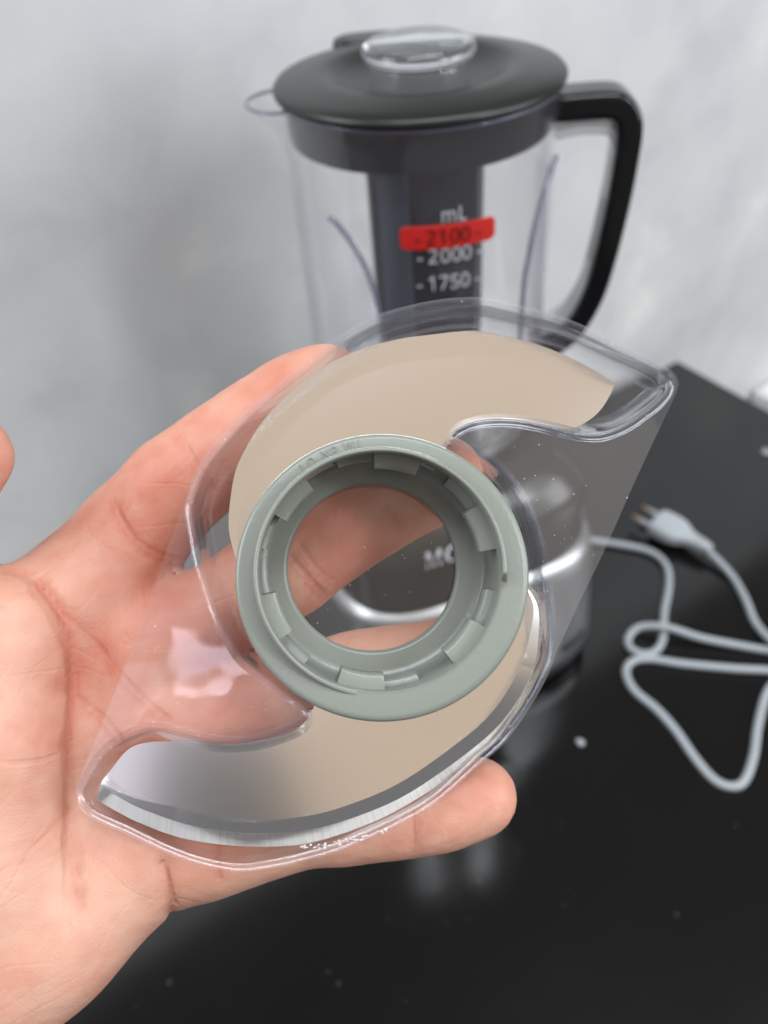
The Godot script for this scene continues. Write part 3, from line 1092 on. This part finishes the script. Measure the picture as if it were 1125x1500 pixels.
func joint_r(k: Array) -> float:
	var z: float = -0.001 * k[3]
	var rad := 0.0
	for i in 3: rad = k[2] * (HELD - z + rad) / F
	return rad

func capsule(acc: PackedFloat32Array, ka: Array, kb: Array, lo: Vector3, dim: Vector3i, cell: float) -> void:
	var a := joint(ka)
	var b := joint(kb)
	var ra := joint_r(ka)
	var rb := joint_r(kb)
	var m := maxf(ra, rb) + 0.012
	var mn := a.min(b) - Vector3.ONE * m
	var mx := a.max(b) + Vector3.ONE * m
	var i0 := Vector3i(((mn - lo) / cell).floor()).clamp(Vector3i.ZERO, dim)
	var i1 := Vector3i(((mx - lo) / cell).ceil()).clamp(Vector3i.ZERO, dim)
	var ab := b - a
	var l2 := maxf(ab.length_squared(), 1e-9)
	for z in range(i0.z, i1.z):
		for y in range(i0.y, i1.y):
			var row := (z * dim.y + y) * dim.x
			for x in range(i0.x, i1.x):
				var p := lo + Vector3(x, y, z) * cell - a
				var t := clampf(p.dot(ab) / l2, 0.0, 1.0)
				var d := (p - ab * t).length() - lerpf(ra, rb, t)
				if d < 0.012:
					acc[row + x] += exp(-maxf(d, -0.02) / SMOOTH)

func nets(field: PackedFloat32Array, lo: Vector3, dim: Vector3i, cell: float) -> Geo:
	var g := Geo.new()
	var sx := 1
	var sy := dim.x
	var sz := dim.x * dim.y
	var at := PackedInt32Array()
	at.resize(field.size())
	at.fill(-1)
	var corner := [0, sx, sy, sx + sy, sz, sx + sz, sy + sz, sx + sy + sz]
	var offs := [Vector3(0, 0, 0), Vector3(1, 0, 0), Vector3(0, 1, 0), Vector3(1, 1, 0), Vector3(0, 0, 1), Vector3(1, 0, 1), Vector3(0, 1, 1), Vector3(1, 1, 1)]
	var edges := [[0, 1], [2, 3], [4, 5], [6, 7], [0, 2], [1, 3], [4, 6], [5, 7], [0, 4], [1, 5], [2, 6], [3, 7]]
	for z in dim.z - 1:
		for y in dim.y - 1:
			for x in dim.x - 1:
				var i := z * sz + y * sy + x
				var s := field[i] < 0.0
				if s == (field[i + 1] < 0.0) and s == (field[i + sy] < 0.0) and s == (field[i + sy + 1] < 0.0) and s == (field[i + sz] < 0.0) and s == (field[i + sz + 1] < 0.0) and s == (field[i + sz + sy] < 0.0) and s == (field[i + sz + sy + 1] < 0.0):
					continue
				var sum := Vector3.ZERO
				var cnt := 0
				for e in edges:
					var fa := field[i + corner[e[0]]]
					var fb := field[i + corner[e[1]]]
					if (fa < 0.0) != (fb < 0.0):
						sum += offs[e[0]].lerp(offs[e[1]], fa / (fa - fb)); cnt += 1
				var p := lo + (Vector3(x, y, z) + sum / cnt) * cell
				at[i] = g.add(p, Vector2((p.x - lo.x) / 0.22, (p.y - lo.y) / 0.22))
	for z in range(1, dim.z - 1):
		for y in range(1, dim.y - 1):
			for x in range(1, dim.x - 1):
				var i := z * sz + y * sy + x
				var s := field[i] < 0.0
				if s != (field[i + 1] < 0.0): quad(g, at[i], at[i - sy], at[i - sy - sz], at[i - sz], s)
				if s != (field[i + sy] < 0.0): quad(g, at[i], at[i - sz], at[i - sz - 1], at[i - 1], s)
				if s != (field[i + sz] < 0.0): quad(g, at[i], at[i - 1], at[i - 1 - sy], at[i - sy], s)
	return g

func quad(g: Geo, a: int, b: int, c: int, d: int, s: bool) -> void:
	if a < 0 or b < 0 or c < 0 or d < 0: return
	if s: g.tri(a, b, c); g.tri(a, c, d)
	else: g.tri(a, c, b); g.tri(a, d, c)

# the palm's lines: pixels, width in pixels, depth in mm
const LINES := [
	[[58, 855, 88, 895, 106, 945, 110, 1010, 106, 1090, 104, 1180, 108, 1260, 116, 1335], 9.0, 1.1],
	[[0, 832, 45, 842, 75, 870, 95, 905], 7.0, 0.7],
	[[240, 1262, 246, 1290, 250, 1338], 8.0, 1.4],
	[[165, 742, 190, 785, 222, 812, 250, 826], 7.0, 0.7],
	[[425, 815, 445, 840, 470, 872], 7.0, 0.8],
	[[438, 795, 462, 830, 486, 852], 5.0, 0.5],
	[[568, 745, 584, 762, 592, 780], 6.0, 0.7],
	[[602, 1165, 604, 1200, 606, 1240], 6.0, 0.4],
	[[60, 850, 130, 930, 190, 1010, 245, 1060], 7.0, 0.5],
	[[85, 1000, 150, 1060, 190, 1130, 205, 1230], 7.0, 0.5],
	[[300, 1165, 318, 1215, 322, 1290], 7.0, 0.6],
	[[10, 1060, 60, 1090, 104, 1095], 5.0, 0.3],
	[[0, 1250, 60, 1230, 108, 1180], 5.0, 0.25],
	[[262, 640, 292, 690, 310, 720], 6.0, 0.5],
]

func pixel_of(p: Vector3) -> Vector2:
	return Vector2(PX.x + F * p.x / (HELD - p.z), PX.y - F * p.y / (HELD - p.z))

func crease(g: Geo) -> void:
	var lines := []
	for l in LINES:
		var c := curve(v2(l[0]), 24)
		var bb := Rect2(c[0], Vector2.ZERO)
		for q in c: bb = bb.expand(q)
		lines.append([c, bb.grow(l[1] * 2.6), l[1], l[2]])
	smooth_normals(g)
	var tone := noise(41, 38.0, 3)
	var fine := noise(42, 160.0, 2)
	for i in g.v.size():
		var p := g.v[i]
		var q := pixel_of(p)
		var red := 0.0
		var inn := 0.0
		if g.nrm[i].z > -0.1:
			for l in lines:
				if not l[1].has_point(q): continue
				var d := 1e9
				for k in 23: d = minf(d, Geometry2D.get_closest_point_to_segment(q, l[0][k], l[0][k + 1]).distance_squared_to(q))
				var w := exp(-d / (l[2] * l[2]))
				inn += w * l[3]
				red += w * 0.35 * minf(l[3], 1.0)
		g.v[i] = p - g.nrm[i] * inn * 0.001
		# skin: paler heel, redder pads, mottled; painted shade on index and palm centre
		var t := 0.5 + 0.5 * tone.get_noise_3d(p.x, p.y, p.z) + 0.25 * fine.get_noise_3d(p.x, p.y, p.z)
		var pad_shade := 0.0
		for k in [[690, 1165, 70], [660, 680, 60], [700, 960, 60], [190, 880, 120], [-50, 660, 60], [300, 700, 90], [330, 1200, 70], [230, 690, 110], [420, 590, 90], [520, 790, 100], [300, 980, 130], [180, 1010, 110]]:
			pad_shade += exp(-q.distance_squared_to(Vector2(k[0], k[1])) / (k[2] * k[2]))
		red = clampf(red + 0.04 + 0.42 * clampf(0.5 + (t - 0.5) * 1.7, 0.0, 1.0) + 0.50 * minf(pad_shade, 1.0), 0.0, 1.0)
		var c := Color(0.71, 0.425, 0.315).lerp(Color(0.55, 0.185, 0.12), red)
		g.col[i] = c
	g.nrm = PackedVector3Array()

func smooth_normals(g: Geo) -> void:
	var n := PackedVector3Array()
	n.resize(g.v.size())
	for i in range(0, g.f.size(), 3):
		var a := g.v[g.f[i]]
		var q := (g.v[g.f[i + 2]] - a).cross(g.v[g.f[i + 1]] - a)
		n[g.f[i]] += q; n[g.f[i + 1]] += q; n[g.f[i + 2]] += q
	var out := 0.0
	for i in n.size():
		n[i] = n[i].normalized()
	# the sign: the vertex nearest the viewer faces the viewer
	var top := 0
	for i in n.size():
		if g.v[i].z > g.v[top].z: top = i
	if n[top].z < 0.0:
		for i in n.size(): n[i] = -n[i]
		for i in range(0, g.f.size(), 3):
			var s := g.f[i + 1]; g.f[i + 1] = g.f[i + 2]; g.f[i + 2] = s
	g.nrm = n

func skin_relief() -> ImageTexture:
	var size := 1024
	var cells := noise(51, 0.30, 1, FastNoiseLite.TYPE_CELLULAR)
	cells.cellular_return_type = FastNoiseLite.RETURN_DISTANCE2_SUB
	var im := cells.get_image(size, size)
	im.convert(Image.FORMAT_L8)
	var soft := noise(52, 0.02, 3).get_image(size, size)
	soft.convert(Image.FORMAT_L8)
	var a := im.get_data()
	var b := soft.get_data()
	var h := PackedFloat32Array()
	h.resize(size * size)
	for i in size * size: h[i] = 0.6 + a[i] * 0.00022 + (b[i] - 128) * 0.0008
	# fine wrinkles: short lines with a drift across the palm and rings on the fingers
	var r := RandomNumberGenerator.new()
	r.seed = 99
	for k in 420:
		var p := Vector2(r.randf_range(0, 520), r.randf_range(0, 800))
		var ang := r.randf_range(0.9, 2.2) if r.randf() < 0.6 else r.randf_range(-0.5, 0.6)
		var deep := r.randf_range(0.01, 0.05)
		var steps := r.randi_range(40, 170)
		for s in steps:
			ang += r.randf_range(-0.07, 0.07)
			p += Vector2(cos(ang), sin(ang))
			var fade := sin(PI * s / steps) * deep
			for dy in range(-1, 2):
				for dx in range(-1, 2):
					var x := int(p.x) + dx
					var y := int(p.y) + dy
					if x >= 0 and y >= 0 and x < size and y < size:
						h[y * size + x] -= fade * (1.0 if dx == 0 and dy == 0 else 0.45) * 0.5
	for l in LINES:
		var c := curve(v2(l[0]), 420)
		for q0 in c:
			var p3 := held(q0, -0.02)
			var q := Vector2((p3.x + 0.160) / 0.22, (p3.y + 0.155) / 0.22) * size + Vector2(r.randf_range(-0.6, 0.6), r.randf_range(-0.6, 0.6))
			for dy in range(-4, 5):
				for dx in range(-4, 5):
					var x := int(q.x) + dx
					var y := int(q.y) + dy
					if x >= 0 and y >= 0 and x < size and y < size:
						var deep: float = 0.17 * l[2] * exp(-(dx * dx + dy * dy) / 6.0)
						h[y * size + x] = minf(h[y * size + x], 0.6 - deep) if deep > 0.02 else h[y * size + x]
	var out := PackedByteArray()
	out.resize(size * size)
	for i in size * size: out[i] = int(clampf(h[i], 0, 1) * 255.0)
	return ImageTexture.create_from_image(Image.create_from_data(size, size, false, Image.FORMAT_L8, out))

# ---------------------------------------------------------------- small things
func build_small() -> void:
	var g := Geo.new()
	box(g, Vector3(0, -0.3, 0), Vector3(0.16, 0.0, 0.09), 0.006)
	var d := ray(Vector2(1104, 568))
	var w := EYE + d * ((CORNER - ACROSS * 0.018 - EYE).dot(ACROSS) / d.dot(ACROSS))
	var wb := turned("white_box", w)
	var bx := obj("box_body", g, M.white, wb)
	g = Geo.new()
	box(g, Vector3(0.02, -0.08, 0.0905), Vector3(0.14, -0.02, 0.093), 0.001)
	obj("box_panel", g, M.white, wb)
	tag(wb, "white box on the wall beyond the table's right edge", "box")
	# pale specks on the table; the first stands in for a glint
	var spots := [[850, 1088, 0.0028, "pale crumb standing in for a glint on the table just below the blender base's right side"], [1122, 664, 0.0045, "pale grey scrap at the photo's right edge on the table"]]
	for s in spots:
		g = Geo.new()
		var rings := []
		var rr := RandomNumberGenerator.new()
		rr.seed = int(s[0])
		for k in [[0.55, 0.0], [1.0, 0.25], [0.9, 0.6], [0.5, 0.85], [0.05, 0.95]]:
			var ring := PackedVector3Array()
			for j in 14:
				var a := TAU * j / 14
				var q: float = s[2] * k[0] * (1.0 + 0.12 * sin(3.0 * a + s[0]))
				ring.append(Vector3(cos(a) * q * 1.25, s[2] * k[1] * 0.9, sin(a) * q))
			rings.append(ring)
		g.loft(rings); g.fan(rings[0]); g.fan(rings[-1])
		var o := obj("speck", g, M.cord)
		o.position = on_level(Vector2(s[0], s[1]), 0.0)
		o.rotation.y = s[0] * 0.01
		tag(o, s[3], "speck", "specks on the black table")
